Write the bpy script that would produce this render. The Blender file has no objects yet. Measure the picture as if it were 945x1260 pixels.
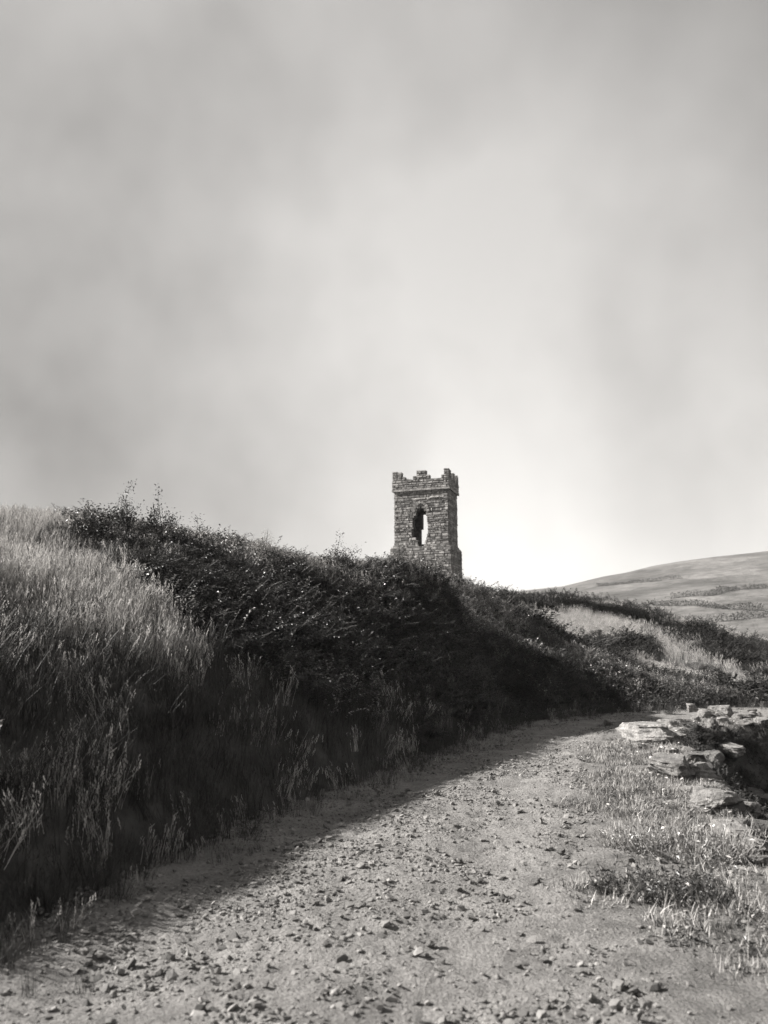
import bpy, bmesh, math, random
import numpy as np
from mathutils import Vector, Matrix
random.seed(7)
RNG = np.random.default_rng(7)
R = math.radians
sc = bpy.context.scene
COL = sc.collection

# ------------------------------------------------------------------ camera
CAM_H = 1.6
PITCH = R(10.1)
FPX = 952.0                      # focal length in photograph pixels (945 x 1260)
cam_d = bpy.data.cameras.new('camera')
cam = bpy.data.objects.new('camera', cam_d); COL.objects.link(cam)
cam.location = (0, 0, CAM_H)
cam.rotation_euler = (R(90) + PITCH, 0, 0)
cam_d.sensor_fit = 'VERTICAL'; cam_d.sensor_height = 36.0; cam_d.sensor_width = 27.0
cam_d.lens = FPX / 1260 * 36.0
cam_d.clip_start = 0.05; cam_d.clip_end = 6000
cam_d.dof.use_dof = True
cam_d.dof.focus_distance = 11.0
cam_d.dof.aperture_fstop = 1.9
sc.camera = cam

# ------------------------------------------------------------------ sky and sun
SUN_EL = R(32); SUN_AZ = R(7)    # azimuth: degrees beyond due left
sun_dir = Vector((-math.cos(SUN_EL) * math.cos(SUN_AZ), math.cos(SUN_EL) * math.sin(SUN_AZ), math.sin(SUN_EL)))
world = bpy.data.worlds.new('World'); sc.world = world; world.use_nodes = True
wn = world.node_tree; wn.nodes.clear()
def N(tree, typ, **kw):
    n = tree.nodes.new(typ)
    for k, v in kw.items(): setattr(n, k, v)
    return n
sky = N(wn, 'ShaderNodeTexSky', sky_type='NISHITA', sun_disc=False)
sky.sun_elevation = SUN_EL; sky.sun_rotation = R(-90) + SUN_AZ
sky.air_density = 1.0; sky.dust_density = 1.5
bw = N(wn, 'ShaderNodeRGBToBW'); wn.links.new(sky.outputs[0], bw.inputs[0])
tc = N(wn, 'ShaderNodeTexCoord')
mp = N(wn, 'ShaderNodeMapping'); mp.inputs['Scale'].default_value = (1.0, 1.0, 0.8)
mp.inputs['Location'].default_value = (5.416, -0.997, 7.841)
wn.links.new(tc.outputs['Generated'], mp.inputs[0])
n1 = N(wn, 'ShaderNodeTexNoise'); n1.inputs['Scale'].default_value = 1.5; n1.inputs['Detail'].default_value = 5; n1.inputs['Roughness'].default_value = 0.5
wn.links.new(mp.outputs[0], n1.inputs['Vector'])
mr = N(wn, 'ShaderNodeMapRange'); mr.inputs[1].default_value = 0.33; mr.inputs[2].default_value = 0.67
mr.inputs[3].default_value = 0.40; mr.inputs[4].default_value = 1.36
wn.links.new(n1.outputs[0], mr.inputs[0])
pw = N(wn, 'ShaderNodeMath', operation='POWER'); pw.inputs[1].default_value = 0.5; wn.links.new(bw.outputs[0], pw.inputs[0])       # thin even overcast
pk = N(wn, 'ShaderNodeMath', operation='MULTIPLY'); pk.inputs[1].default_value = 1.52; wn.links.new(pw.outputs[0], pk.inputs[0])
mx = N(wn, 'ShaderNodeMath', operation='MULTIPLY'); wn.links.new(pk.outputs[0], mx.inputs[0]); wn.links.new(mr.outputs[0], mx.inputs[1])
cmb = N(wn, 'ShaderNodeCombineColor')
for i, k in enumerate((1.0, 0.975, 0.945)):
    m = N(wn, 'ShaderNodeMath', operation='MULTIPLY'); m.inputs[1].default_value = k
    wn.links.new(mx.outputs[0], m.inputs[0]); wn.links.new(m.outputs[0], cmb.inputs[i])
bg = N(wn, 'ShaderNodeBackground'); bg.inputs[1].default_value = 0.075
wn.links.new(cmb.outputs[0], bg.inputs[0])
wo = N(wn, 'ShaderNodeOutputWorld'); wn.links.new(bg.outputs[0], wo.inputs[0])

sun_l = bpy.data.lights.new('sun', 'SUN'); sun_l.energy = 5.0; sun_l.angle = R(0.5); sun_l.color = (1.0, 0.97, 0.93)
sun_o = bpy.data.objects.new('sun', sun_l); COL.objects.link(sun_o)
sun_o.rotation_euler = (-sun_dir).to_track_quat('-Z', 'Y').to_euler()
sun_o.location = (-20, 5, 30)
vs = sc.view_settings
vs.view_transform = 'Standard'; vs.look = 'None'; vs.gamma = 1.0; vs.use_curve_mapping = False
vs.exposure = 1.75

# ------------------------------------------------------------------ helpers
def ray(px, py):
    u = (px - 472.5) / FPX; v = (630 - py) / FPX
    return np.array([u, math.cos(PITCH) - v * math.sin(PITCH), math.sin(PITCH) + v * math.cos(PITCH)])
def P(px, py, Y):
    d = ray(px, py); return np.array([0, 0, CAM_H]) + d * (Y / d[1])
def flat(px, py, z=0.0):
    d = ray(px, py); return np.array([0, 0, CAM_H]) + d * ((z - CAM_H) / d[2])
def proj(p):
    p = np.asarray(p, float); x, y, z = p[..., 0], p[..., 1], p[..., 2] - CAM_H
    c, s = math.cos(PITCH), math.sin(PITCH)
    dep = np.maximum(y * c + z * s, 1e-3); up = -y * s + z * c
    return 472.5 + FPX * x / dep, 630 - FPX * up / dep, dep

def hash2(ix, iy, seed):
    h = (ix.astype(np.int64) * 374761393 + iy.astype(np.int64) * 668265263 + seed * 1442695041) & 0xffffffff
    h = ((h ^ (h >> 13)) * 1274126177) & 0xffffffff
    h = (h ^ (h >> 16)) & 0xffffffff
    return h / 4294967295.0
def vnoise(x, y, seed=0):
    ix = np.floor(x); iy = np.floor(y); fx = x - ix; fy = y - iy
    fx = fx * fx * (3 - 2 * fx); fy = fy * fy * (3 - 2 * fy)
    a = hash2(ix, iy, seed); b = hash2(ix + 1, iy, seed); c = hash2(ix, iy + 1, seed); d = hash2(ix + 1, iy + 1, seed)
    return (a + (b - a) * fx) * (1 - fy) + (c + (d - c) * fx) * fy - 0.5
def fbm(x, y, sc_, octv=4, seed=0, gain=0.5):
    x = np.asarray(x, float); y = np.asarray(y, float)
    t = np.zeros_like(x); a = 1.0; f = 1.0 / sc_
    for o in range(octv):
        t += a * vnoise(x * f + 17.3 * o, y * f - 9.1 * o, seed + o); a *= gain; f *= 2.03
    return t
def sstep(a, b, x):
    t = np.clip((x - a) / (b - a), 0, 1); return t * t * (3 - 2 * t)

def inpoly(px, py, poly):
    r = np.zeros(px.shape, bool); n = len(poly); j = n - 1
    for i in range(n):
        xi, yi = poly[i]; xj, yj = poly[j]
        c = ((yi > py) != (yj > py)) & (px < (xj - xi) * (py - yi) / (yj - yi + 1e-9) + xi); r ^= c; j = i
    return r

# ground cover outlines; lit_grass and tufts colour sunlit patches pale (seen from the track, laid on the terrain)
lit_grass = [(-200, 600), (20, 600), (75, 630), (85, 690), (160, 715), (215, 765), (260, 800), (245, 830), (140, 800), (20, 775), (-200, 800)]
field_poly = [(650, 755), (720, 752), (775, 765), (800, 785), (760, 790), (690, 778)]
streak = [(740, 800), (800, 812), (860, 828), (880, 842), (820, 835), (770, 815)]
outc = [(690, 775), (740, 775), (745, 805), (710, 795)]
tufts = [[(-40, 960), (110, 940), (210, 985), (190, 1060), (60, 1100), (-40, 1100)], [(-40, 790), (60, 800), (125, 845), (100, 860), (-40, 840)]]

# ------------------------------------------------------------------ materials
def grey(v, warm=0.03): return (v * (1 + warm), v, v * (1 - warm), 1)
def mat(name, v0, v1, scale=4.0, detail=6, rough=0.9, bump=0.0, bscale=30.0, spec=0.3, coord='Object', rnd=0.0, attr=None, trans=0.0, bdist=0.02, stretch=None, lo=.35, hi=.65, speck=0.0, sscale=60.0):
    m = bpy.data.materials.new(name); m.use_nodes = True
    t = m.node_tree; t.nodes.clear(); L = t.links.new
    out = N(t, 'ShaderNodeOutputMaterial'); b = N(t, 'ShaderNodeBsdfPrincipled')
    b.inputs['Roughness'].default_value = rough; b.inputs['Specular IOR Level'].default_value = spec
    co = N(t, 'ShaderNodeTexCoord'); src = co.outputs[coord]
    if stretch:
        mm = N(t, 'ShaderNodeMapping'); mm.inputs['Scale'].default_value = stretch; L(src, mm.inputs[0]); src = mm.outputs[0]
    no = N(t, 'ShaderNodeTexNoise'); no.inputs['Scale'].default_value = scale; no.inputs['Detail'].default_value = detail; no.inputs['Roughness'].default_value = 0.6
    L(src, no.inputs['Vector'])
    cr = N(t, 'ShaderNodeValToRGB'); cr.color_ramp.elements[0].position = lo; cr.color_ramp.elements[1].position = hi
    cr.color_ramp.elements[0].color = grey(v0); cr.color_ramp.elements[1].color = grey(v1)
    L(no.outputs[0], cr.inputs[0]); c = cr.outputs[0]
    if speck > 0:
        n3 = N(t, 'ShaderNodeTexNoise'); n3.inputs['Scale'].default_value = sscale; n3.inputs['Detail'].default_value = 4; n3.inputs['Roughness'].default_value = 0.7
        L(src, n3.inputs['Vector']); r3 = N(t, 'ShaderNodeMapRange'); r3.inputs[1].default_value = .3; r3.inputs[2].default_value = .7
        r3.inputs[3].default_value = 1 - speck; r3.inputs[4].default_value = 1 + speck; L(n3.outputs[0], r3.inputs[0])
        mu = N(t, 'ShaderNodeMix', data_type='RGBA', blend_type='MULTIPLY'); mu.inputs[0].default_value = 1
        L(c, mu.inputs[6]); L(r3.outputs[0], mu.inputs[7]); c = mu.outputs[2]
    if rnd > 0:
        oi = N(t, 'ShaderNodeObjectInfo'); r_ = N(t, 'ShaderNodeMapRange'); r_.inputs[3].default_value = 1 - rnd; r_.inputs[4].default_value = 1 + rnd
        L(oi.outputs['Random'], r_.inputs[0]); mu = N(t, 'ShaderNodeMix', data_type='RGBA', blend_type='MULTIPLY'); mu.inputs[0].default_value = 1
        L(c, mu.inputs[6]); L(r_.outputs[0], mu.inputs[7]); c = mu.outputs[2]
    if attr:
        at = N(t, 'ShaderNodeAttribute', attribute_name=attr); mu = N(t, 'ShaderNodeMix', data_type='RGBA', blend_type='MULTIPLY'); mu.inputs[0].default_value = 1
        L(c, mu.inputs[6]); L(at.outputs['Fac'], mu.inputs[7]); c = mu.outputs[2]
    L(c, b.inputs['Base Color'])
    if bump > 0:
        n2 = N(t, 'ShaderNodeTexNoise'); n2.inputs['Scale'].default_value = bscale; n2.inputs['Detail'].default_value = 8; n2.inputs['Roughness'].default_value = 0.65
        L(src, n2.inputs['Vector']); bu = N(t, 'ShaderNodeBump'); bu.inputs['Strength'].default_value = bump; bu.inputs['Distance'].default_value = bdist
        L(n2.outputs[0], bu.inputs['Height']); L(bu.outputs[0], b.inputs['Normal'])
    sh = b.outputs[0]
    if trans > 0:
        tr = N(t, 'ShaderNodeBsdfTranslucent'); L(c, tr.inputs[0]); ms = N(t, 'ShaderNodeMixShader'); ms.inputs[0].default_value = trans
        L(b.outputs[0], ms.inputs[1]); L(tr.outputs[0], ms.inputs[2]); sh = ms.outputs[0]
    L(sh, out.inputs[0]); return m

M = {}
M['soil'] = mat('soil', .03, .07, 3, bump=.6, bscale=25, bdist=.03)
M['track'] = mat('track_gravel', .13, .24, 2.2, 10, rough=.95, bump=1, bscale=42, bdist=.05, spec=.15, lo=.3, hi=.7, speck=.35, sscale=45)
M['pebble'] = mat('pebble', .08, .19, 12, rough=.9, bump=.3, bscale=60, rnd=.5, spec=.2, bdist=.005)
M['rock'] = mat('rock', .11, .28, 4.0, 10, rough=.9, bump=1, bscale=22, rnd=.2, spec=.2, bdist=.05, speck=.4, sscale=30)
M['darkrock'] = mat('dark_rock', .05, .13, 4.0, 9, rough=.8, bump=1, bscale=22, rnd=.3, spec=.3, bdist=.05, speck=.4, sscale=30)  # darker rock tone for the hollow and some lip stones
M['stone'] = mat('tower_stone', .13, .31, 5.0, 8, rough=.95, bump=.8, bscale=16, spec=.15, attr='tone', bdist=.03)
M['mortar'] = mat('mortar', .07, .15, 6.0, 6, rough=1, bump=.5, bscale=20, spec=.1)
M['leaf'] = mat('leaf', .018, .05, 9, 2, rough=.42, spec=.5, rnd=.45, trans=.18)
M['leaf_shade_toned'] = mat('shade_toned_scrub_leaf', .009, .026, 9, 2, rough=.6, spec=.25, rnd=.45, trans=.1)  # dark scrub leaf, tone lowered further to stand for the slope's shade
M['leaf_pale'] = mat('pale_leaf', .18, .36, 9, 2, rough=.38, spec=.5, rnd=.4, trans=.2)  # pale leaf, tone raised to give the crest its sunlit flecks
M['shoot'] = mat('fleshy_shoot', .12, .22, 15, 3, rough=.5, spec=.4)
M['stem'] = mat('stem', .04, .09, 20, 3, rough=.8)
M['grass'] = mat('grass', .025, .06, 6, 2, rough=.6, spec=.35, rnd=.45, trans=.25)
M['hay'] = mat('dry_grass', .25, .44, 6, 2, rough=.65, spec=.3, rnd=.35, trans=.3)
M['petal'] = mat('petal', .55, .75, 6, 2, rough=.6, rnd=.2, trans=.2)
M['verge'] = mat('verge_earth', .10, .20, 4, 8, rough=1, bump=1, bscale=42, spec=.1, bdist=.05, speck=.4, sscale=45)
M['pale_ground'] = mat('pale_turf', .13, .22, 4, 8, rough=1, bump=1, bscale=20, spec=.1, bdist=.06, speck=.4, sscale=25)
M['field'] = mat('field', .045, .125, .025, 10, rough=1, bump=1, bscale=.25, bdist=1.5, spec=.1, speck=.45, sscale=.16)

# ------------------------------------------------------------------ mesh + property helpers
def mesh_of(name, v, f, m=None, smooth=False):
    me = bpy.data.meshes.new(name); me.from_pydata([tuple(map(float, p)) for p in v], [], [tuple(map(int, q)) for q in f])
    if m: me.materials.append(m)
    if smooth: me.polygons.foreach_set('use_smooth', [True] * len(me.polygons))
    me.update(); return me
def mesh_np(name, v, f, m=None, smooth=False):
    """v (n,3), f (k,3|4) arrays"""
    v = np.asarray(v, np.float32); f = np.asarray(f, np.int32); k = f.shape[1]
    me = bpy.data.meshes.new(name); me.vertices.add(len(v)); me.vertices.foreach_set('co', v.ravel())
    me.loops.add(f.size); me.loops.foreach_set('vertex_index', f.ravel())
    me.polygons.add(len(f)); me.polygons.foreach_set('loop_start', np.arange(0, f.size, k, dtype=np.int32))
    me.polygons.foreach_set('loop_total', np.full(len(f), k, np.int32))
    if smooth: me.polygons.foreach_set('use_smooth', np.ones(len(f), bool))
    if m: me.materials.append(m)
    me.update(calc_edges=True); me.validate(); return me
def link(name, me, parent=None, loc=None):
    o = bpy.data.objects.new(name, me); COL.objects.link(o)
    if parent: o.parent = parent
    if loc is not None: o.location = loc
    return o
def tag(o, label=None, cat=None, group=None, kind=None):
    for k, v in (('label', label), ('category', cat), ('group', group), ('kind', kind)):
        if v: o[k] = v
    return o
def empty(name, loc, rz=0):
    o = bpy.data.objects.new(name, None); COL.objects.link(o); o.location = loc; o.rotation_euler = (0, 0, rz); o.empty_display_size = .2
    return o

# ------------------------------------------------------------------ terrain
foot = [(-4.2, -6), (-3.0, -1), (-2.45, 2.5)]
for q in [(60, 1130), (200, 1060), (300, 1015), (400, 975), (480, 948), (560, 915), (640, 889), (740, 878), (860, 872)]:
    w = flat(*q); foot.append((w[0], w[1]))
foot += [(11.5, 22.6), (20, 25.5), (45, 31), (120, 45)]
foot = np.array(foot)
redge = [(0.75, -6), (1.0, -1), (1.15, 2.5)]
for q in [(722, 1100), (722, 1000), (722, 930), (765, 892)]:
    w = flat(*q); redge.append((w[0], w[1]))
redge += [(8.2, 18.9), (11.8, 20.0), (20, 22.6), (45, 27.8), (120, 41)]
redge = np.array(redge)
verge = np.array([(2.6, -6), (2.75, 0), (2.85, 4), (2.95, 6.0), (3.45, 8), (4.05, 10.3), (4.75, 12.6), (5.35, 14.8), (6.3, 16.8), (8.6, 17.8), (12, 18.8), (20, 21.0), (45, 26), (120, 39)])
def sdist(x, y, pl):
    """signed distance to a polyline: positive on its left"""
    best = np.full(x.shape, 1e9); sg = np.ones(x.shape)
    for a, b in zip(pl[:-1], pl[1:]):
        d = b - a; L2 = d @ d
        t = np.clip(((x - a[0]) * d[0] + (y - a[1]) * d[1]) / L2, 0, 1)
        dx = x - a[0] - t * d[0]; dy = y - a[1] - t * d[1]; q = np.hypot(dx, dy)
        m = q < best - 1e-9; best = np.where(m, q, best); sg = np.where(m, np.sign(d[0] * dy - d[1] * dx), sg)
    return best * sg
ctrl = []
crest = [(-150, 640, 16), (20, 642, 16), (150, 655, 15), (240, 682, 16), (320, 690, 17.5), (400, 714, 19.5), (480, 718, 22), (560, 724, 25), (600, 744, 26),
         (650, 777, 25), (700, 808, 24), (760, 842, 22.6), (810, 864, 22.6)]
for c in crest: ctrl.append(P(*c))
for c in [(20, 768, 8.3), (140, 790, 8.6), (250, 815, 9.6), (120, 700, 11.5), (20, 690, 11.5), (240, 740, 12)]: ctrl.append(P(*c))
for c in [(330, 800, 11.5), (420, 800, 13.5), (500, 790, 16), (570, 790, 18.5), (640, 825, 20), (700, 845, 21)]: ctrl.append(P(*c))
# the slope beyond, with the light field, and its crest
for c in [(700, 800, 29), (760, 828, 28), (850, 850, 27), (930, 852, 27), (1050, 850, 28), (660, 770, 38), (730, 765, 40), (800, 780, 40), (870, 800, 38), (930, 822, 38), (1050, 830, 38),
          (610, 736, 50), (700, 742, 52), (760, 746, 52), (800, 756, 50), (860, 770, 50), (930, 795, 48), (1050, 820, 48)]: ctrl.append(P(*c))
for x, y, z in [(-6, 30, 4.6), (2.5, 47, 5.1), (-15, 30, 5.2), (-12, 20, 4.6), (-25, 15, 5.5), (-25, 45, 5.6), (-4, 65, 5.2), (8, 65, 4.6), (20, 65, 3.4), (35, 65, 1.8), (-18, 5, 4.6), (-14, -4, 4.2), (-9, 3, 3.0), (-5.7, 7.6, 2.75), (-7.2, 7, 3.5), (-5.4, 3.2, 1.7), (-7, 10, 3.4), (-10, -8, 3), (-10, 65, 5.3), (45, 40, .9)]:  # shoulder left of view raised so that it shades the lower bank
    ctrl.append(np.array([x, y, z]))
for i in range(len(foot)):
    ctrl.append(np.array([foot[i, 0], foot[i, 1], 0.0]))
    if 2 < i < 12:
        a = foot[i + 1] - foot[i - 1]; a /= np.hypot(*a); n = np.array([-a[1], a[0]]); q = foot[i] + n * 1.0
        ctrl.append(np.array([q[0], q[1], [0.72, .72, .78, .85, .85, .9, .9, .7, .4, .2][i - 2]]))
ctrl = np.array([c for c in ctrl if c[0] < 60])
def rbf_fit(c):
    n = len(c); d = np.hypot(c[:, None, 0] - c[None, :, 0], c[:, None, 1] - c[None, :, 1])
    K = np.where(d > 0, d, 0.0) + np.eye(n) * 0.0     # linear (biharmonic-like) kernel: no overshoot
    A = np.zeros((n + 3, n + 3)); A[:n, :n] = np.sqrt(d * d + 0.6) ; A[:n, n] = 1; A[:n, n + 1:] = c[:, :2]; A[n:, :n] = A[:n, n:].T
    return np.linalg.solve(A, np.r_[c[:, 2], 0, 0, 0])
W_ = rbf_fit(ctrl)
def rbf(x, y):
    z = np.full(x.shape, W_[len(ctrl)]) + W_[len(ctrl) + 1] * x + W_[len(ctrl) + 2] * y
    for i, c in enumerate(ctrl): z = z + W_[i] * np.sqrt((x - c[0]) ** 2 + (y - c[1]) ** 2 + 0.6)
    return z
FAR = 620.0
fx_ = []; fz_ = []
for q in [(300, 735), (600, 738), (690, 729), (760, 714), (850, 699), (930, 690), (1050, 680), (1300, 672)]:
    w = P(q[0], q[1], FAR); fx_.append(w[0]); fz_.append(w[2])
def height(x, y):
    x = np.asarray(x, float); y = np.asarray(y, float); sh = x.shape; x = x.ravel(); y = y.ravel()
    xc = np.clip(x, -40, 45); yc = np.clip(y, -12, 66)
    z = rbf(xc, yc)
    d = sdist(x, y, foot); dv = -sdist(x, y, verge)
    z = np.where(d <= 0, 0, z * sstep(0, .45, d))
    z = z + sstep(.6, 3, d) * (.22 * fbm(x, y, 3.0, 3, 5) + .10 * fbm(x, y, .8, 3, 9))
    hol = sstep(0.0, 1.1, dv) * 1.35 + sstep(.8, 14, dv) * 1.6
    z = z - hol * (1 + .25 * fbm(x, y, 1.2, 3, 21)) + np.where(d <= 0, .02 * fbm(x, y, .5, 3, 3), 0)
    # far country
    t = np.clip((y - 62) / (FAR - 62), 0, 1)
    zf = np.interp(x * FAR / np.maximum(y, 60), fx_, fz_)
    zfar = z * (1 - sstep(0, .12, t)) + sstep(0, .12, t) * (-6 + (zf + 6) * (0.10 + 0.90 * sstep(.05, 1, t)) + (12 * fbm(x, y, 140, 4, 31)) * sstep(.0, .25, t) * (1 - sstep(.7, 1, t)))
    z = np.where(y > 62, zfar, z)
    z = z - sstep(FAR, FAR * 2, y) * 40
    z = np.where(y < -12, z, z)
    return z.reshape(sh)
def ground_at(px, py):
    d = ray(px, py); ts = np.concatenate([np.arange(2.5, 60, .05), np.arange(60, 700, 1.0)])
    x = d[0] * ts / d[1]; y = ts; z = CAM_H + d[2] * ts / d[1]
    below = np.nonzero(height(x, y) >= z)[0]
    if len(below) == 0: return None
    i = below[0]; return np.array([x[i], y[i], float(height(x[i:i+1], y[i:i+1])[0])])
def gz(x, y):
    if GRID is None: return float(height(np.array([x]), np.array([y]))[0])
    gx_, gy_, Z_ = GRID; i = int(np.clip(np.searchsorted(gx_, x) - 1, 0, len(gx_) - 2)); j = int(np.clip(np.searchsorted(gy_, y) - 1, 0, len(gy_) - 2))
    u = (x - gx_[i]) / (gx_[i+1] - gx_[i]); v = (y - gy_[j]) / (gy_[j+1] - gy_[j])
    return float((Z_[j, i] * (1-u) + Z_[j, i+1] * u) * (1-v) + (Z_[j+1, i] * (1-u) + Z_[j+1, i+1] * u) * v)
GRID = None

def axis(lo, fine0, fine1, hi, step, grow=1.12):
    a = list(np.arange(fine0, fine1 + 1e-6, step)); s = step; v = fine1
    while v < hi: s = min(s * grow, 40); v += s; a.append(v)
    s = step; v = fine0; b = []
    while v > lo: s = min(s * grow, 40); v -= s; b.append(v)
    return np.array(b[::-1] + a)
gx = axis(-1500, -11, 13, 1800, .13); gy = axis(-40, 2, 30, 2400, .13, 1.06)
XX, YY = np.meshgrid(gx, gy); ZZ = height(XX, YY); GRID = (gx, gy, ZZ)
dl = sdist(XX.ravel(), YY.ravel(), foot).reshape(XX.shape); dr = sdist(XX.ravel(), YY.ravel(), redge).reshape(XX.shape)
on_track = (dl < -0.12) & (dr > 0.14)
ZG = np.where(on_track, ZZ - .06, ZZ)
nx, ny = len(gx), len(gy)
idx = np.arange(nx * ny).reshape(ny, nx)
faces = np.stack([idx[:-1, :-1], idx[:-1, 1:], idx[1:, 1:], idx[1:, :-1]], -1).reshape(-1, 4)
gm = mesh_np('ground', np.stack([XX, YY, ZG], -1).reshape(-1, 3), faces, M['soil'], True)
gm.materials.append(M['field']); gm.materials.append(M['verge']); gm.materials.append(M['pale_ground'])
fy = YY[:-1, :-1].ravel(); dvg = -sdist(XX[:-1, :-1].ravel(), YY[:-1, :-1].ravel(), verge); dlf = dl[:-1, :-1].ravel()
gpx, gpy, gdep = proj(np.stack([XX, YY, ZZ], -1)[:-1, :-1].reshape(-1, 3))
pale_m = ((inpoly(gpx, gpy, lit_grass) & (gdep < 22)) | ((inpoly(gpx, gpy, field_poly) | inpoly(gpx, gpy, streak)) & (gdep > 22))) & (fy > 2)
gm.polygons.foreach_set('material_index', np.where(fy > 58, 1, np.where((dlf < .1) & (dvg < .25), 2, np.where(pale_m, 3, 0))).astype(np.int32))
tag(link('ground', gm), kind='structure')

# the gravel track, its own sheet
def resample(pl, n, grow):
    seg = np.hypot(*np.diff(pl, axis=0).T); s = np.r_[0, np.cumsum(seg)]
    return s
def smooth_pl(pl, it=3):
    for _ in range(it):
        q = [pl[0]]
        for a, b in zip(pl[:-1], pl[1:]): q += [a * .75 + b * .25, a * .25 + b * .75]
        q.append(pl[-1]); pl = np.array(q)
    return pl
Lp, Rp = smooth_pl(foot), smooth_pl(redge)
def at_s(pl, t):
    seg = np.hypot(*np.diff(pl, axis=0).T); s = np.r_[0, np.cumsum(seg)]
    return np.stack([np.interp(t, s, pl[:, 0]), np.interp(t, s, pl[:, 1])], -1)
# match the two edges by their control points
def ctrl_param(pl, n):
    # parameter 0..len-1 along control points
    return pl
tt = np.concatenate([np.arange(0, 6, .1), np.arange(6, 14, .028), np.arange(14, 22, .05), np.arange(22, 34, .1), np.arange(34, 130, 1.0)])
Lc = at_s(Lp, tt)
# nearest point on the right edge for every left point, made monotone
rs = np.arange(0, 135, .02); Rc_all = at_s(Rp, rs)
ri = np.maximum.accumulate(np.array([np.argmin(np.hypot(Rc_all[:, 0] - p[0], Rc_all[:, 1] - p[1])) for p in Lc]))
k = np.ones(41) / 41; rsm = np.convolve(np.pad(rs[ri], 20, mode='edge'), k, 'valid'); Rc = at_s(Rp, rsm)
NW = 120; ww = np.linspace(-.04, 1.05, NW)
TX = Lc[:, None, 0] + (Rc - Lc)[:, None, 0] * ww[None]; TY = Lc[:, None, 1] + (Rc - Lc)[:, None, 1] * ww[None]
rut = -.025 * np.exp(-((ww - .24) / .09) ** 2) - .025 * np.exp(-((ww - .72) / .09) ** 2) + .015 * np.exp(-((ww - .48) / .12) ** 2)
TZ = .012 + rut[None] + .03 * fbm(TX, TY, 1.1, 3, 40) + .022 * fbm(TX, TY, .10, 3, 50, .75)
edge = np.minimum(sstep(-.04, .02, ww), 1 - sstep(.93, 1.05, ww)); TZ = TZ * edge[None] - .03 * (1 - edge[None])
n0, n1_ = TX.shape; idx = np.arange(n0 * n1_).reshape(n0, n1_)
tf = np.stack([idx[:-1, :-1], idx[:-1, 1:], idx[1:, 1:], idx[1:, :-1]], -1).reshape(-1, 4)
tag(link('track', mesh_np('track', np.stack([TX, TY, TZ], -1).reshape(-1, 3), tf, M['track'], True)), kind='structure')

# ------------------------------------------------------------------ small plant and stone meshes (scattered)
class MB:
    def __init__(s): s.v = []; s.f = []; s.m = []
    def quad(s, a, b, c, d, m=0):
        i = len(s.v); s.v += [a, b, c, d]; s.f.append((i, i+1, i+2, i+3)); s.m.append(m)
    def blade(s, base, az, h, lean, w, m=0, segs=3, droop=1.6):
        dx, dy = math.cos(az), math.sin(az); px, py = -dy, dx; i = len(s.v)
        tw = random.uniform(-.6, .6); c, q = math.cos(tw), math.sin(tw); px, py = px * c - py * q, px * q + py * c
        for j in range(segs + 1):
            t = j / segs; r = lean * t ** droop; z = h * (t - .25 * (lean / max(h, .01)) * t * t)
            ww = w * (1 - t ** 1.5) * .5 + .0004
            s.v += [(base[0] + dx * r - px * ww, base[1] + dy * r - py * ww, base[2] + z), (base[0] + dx * r + px * ww, base[1] + dy * r + py * ww, base[2] + z)]
            if j: s.f.append((i+2*j-2, i+2*j-1, i+2*j+1, i+2*j)); s.m.append(m)
        return (base[0] + dx * lean, base[1] + dy * lean, s.v[-1][2])
    def leaf(s, p, d, size, m=0, wid=.55):
        d = Vector(d).normalized(); up = Vector((random.uniform(-.6, .6), random.uniform(-.6, .6), 1)).normalized()
        sd = d.cross(up)
        if sd.length < 1e-3: sd = Vector((1, 0, 0))
        sd.normalize(); nn = sd.cross(d); p = Vector(p); a = p + d * size * .5
        l = a + sd * size * wid * .5 + nn * size * .1; r = a - sd * size * wid * .5 + nn * size * .1; t = p + d * size - nn * size * .08
        i = len(s.v); s.v += [tuple(p), tuple(l), tuple(t), tuple(r)]; s.f += [(i, i+1, i+2), (i, i+2, i+3)]; s.m += [m, m]
    def tube(s, pts, r0, r1, m=0, n=4):
        i0 = len(s.v); k = len(pts)
        for j, p in enumerate(pts):
            p = Vector(p); q = Vector(pts[min(j+1, k-1)]) - Vector(pts[max(j-1, 0)]); q.normalize()
            a = q.orthogonal().normalized(); b = q.cross(a); r = r0 + (r1 - r0) * j / (k - 1)
            for e in range(n):
                an = 2 * math.pi * e / n; s.v.append(tuple(p + a * math.cos(an) * r + b * math.sin(an) * r))
            if j:
                for e in range(n): s.f.append((i0+(j-1)*n+e, i0+(j-1)*n+(e+1) % n, i0+j*n+(e+1) % n, i0+j*n+e)); s.m.append(m)
    def mesh(s, name, mats):
        me = mesh_of(name, s.v, s.f)
        for m in mats: me.materials.append(m)
        me.polygons.foreach_set('material_index', s.m); me.update(); return me

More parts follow.
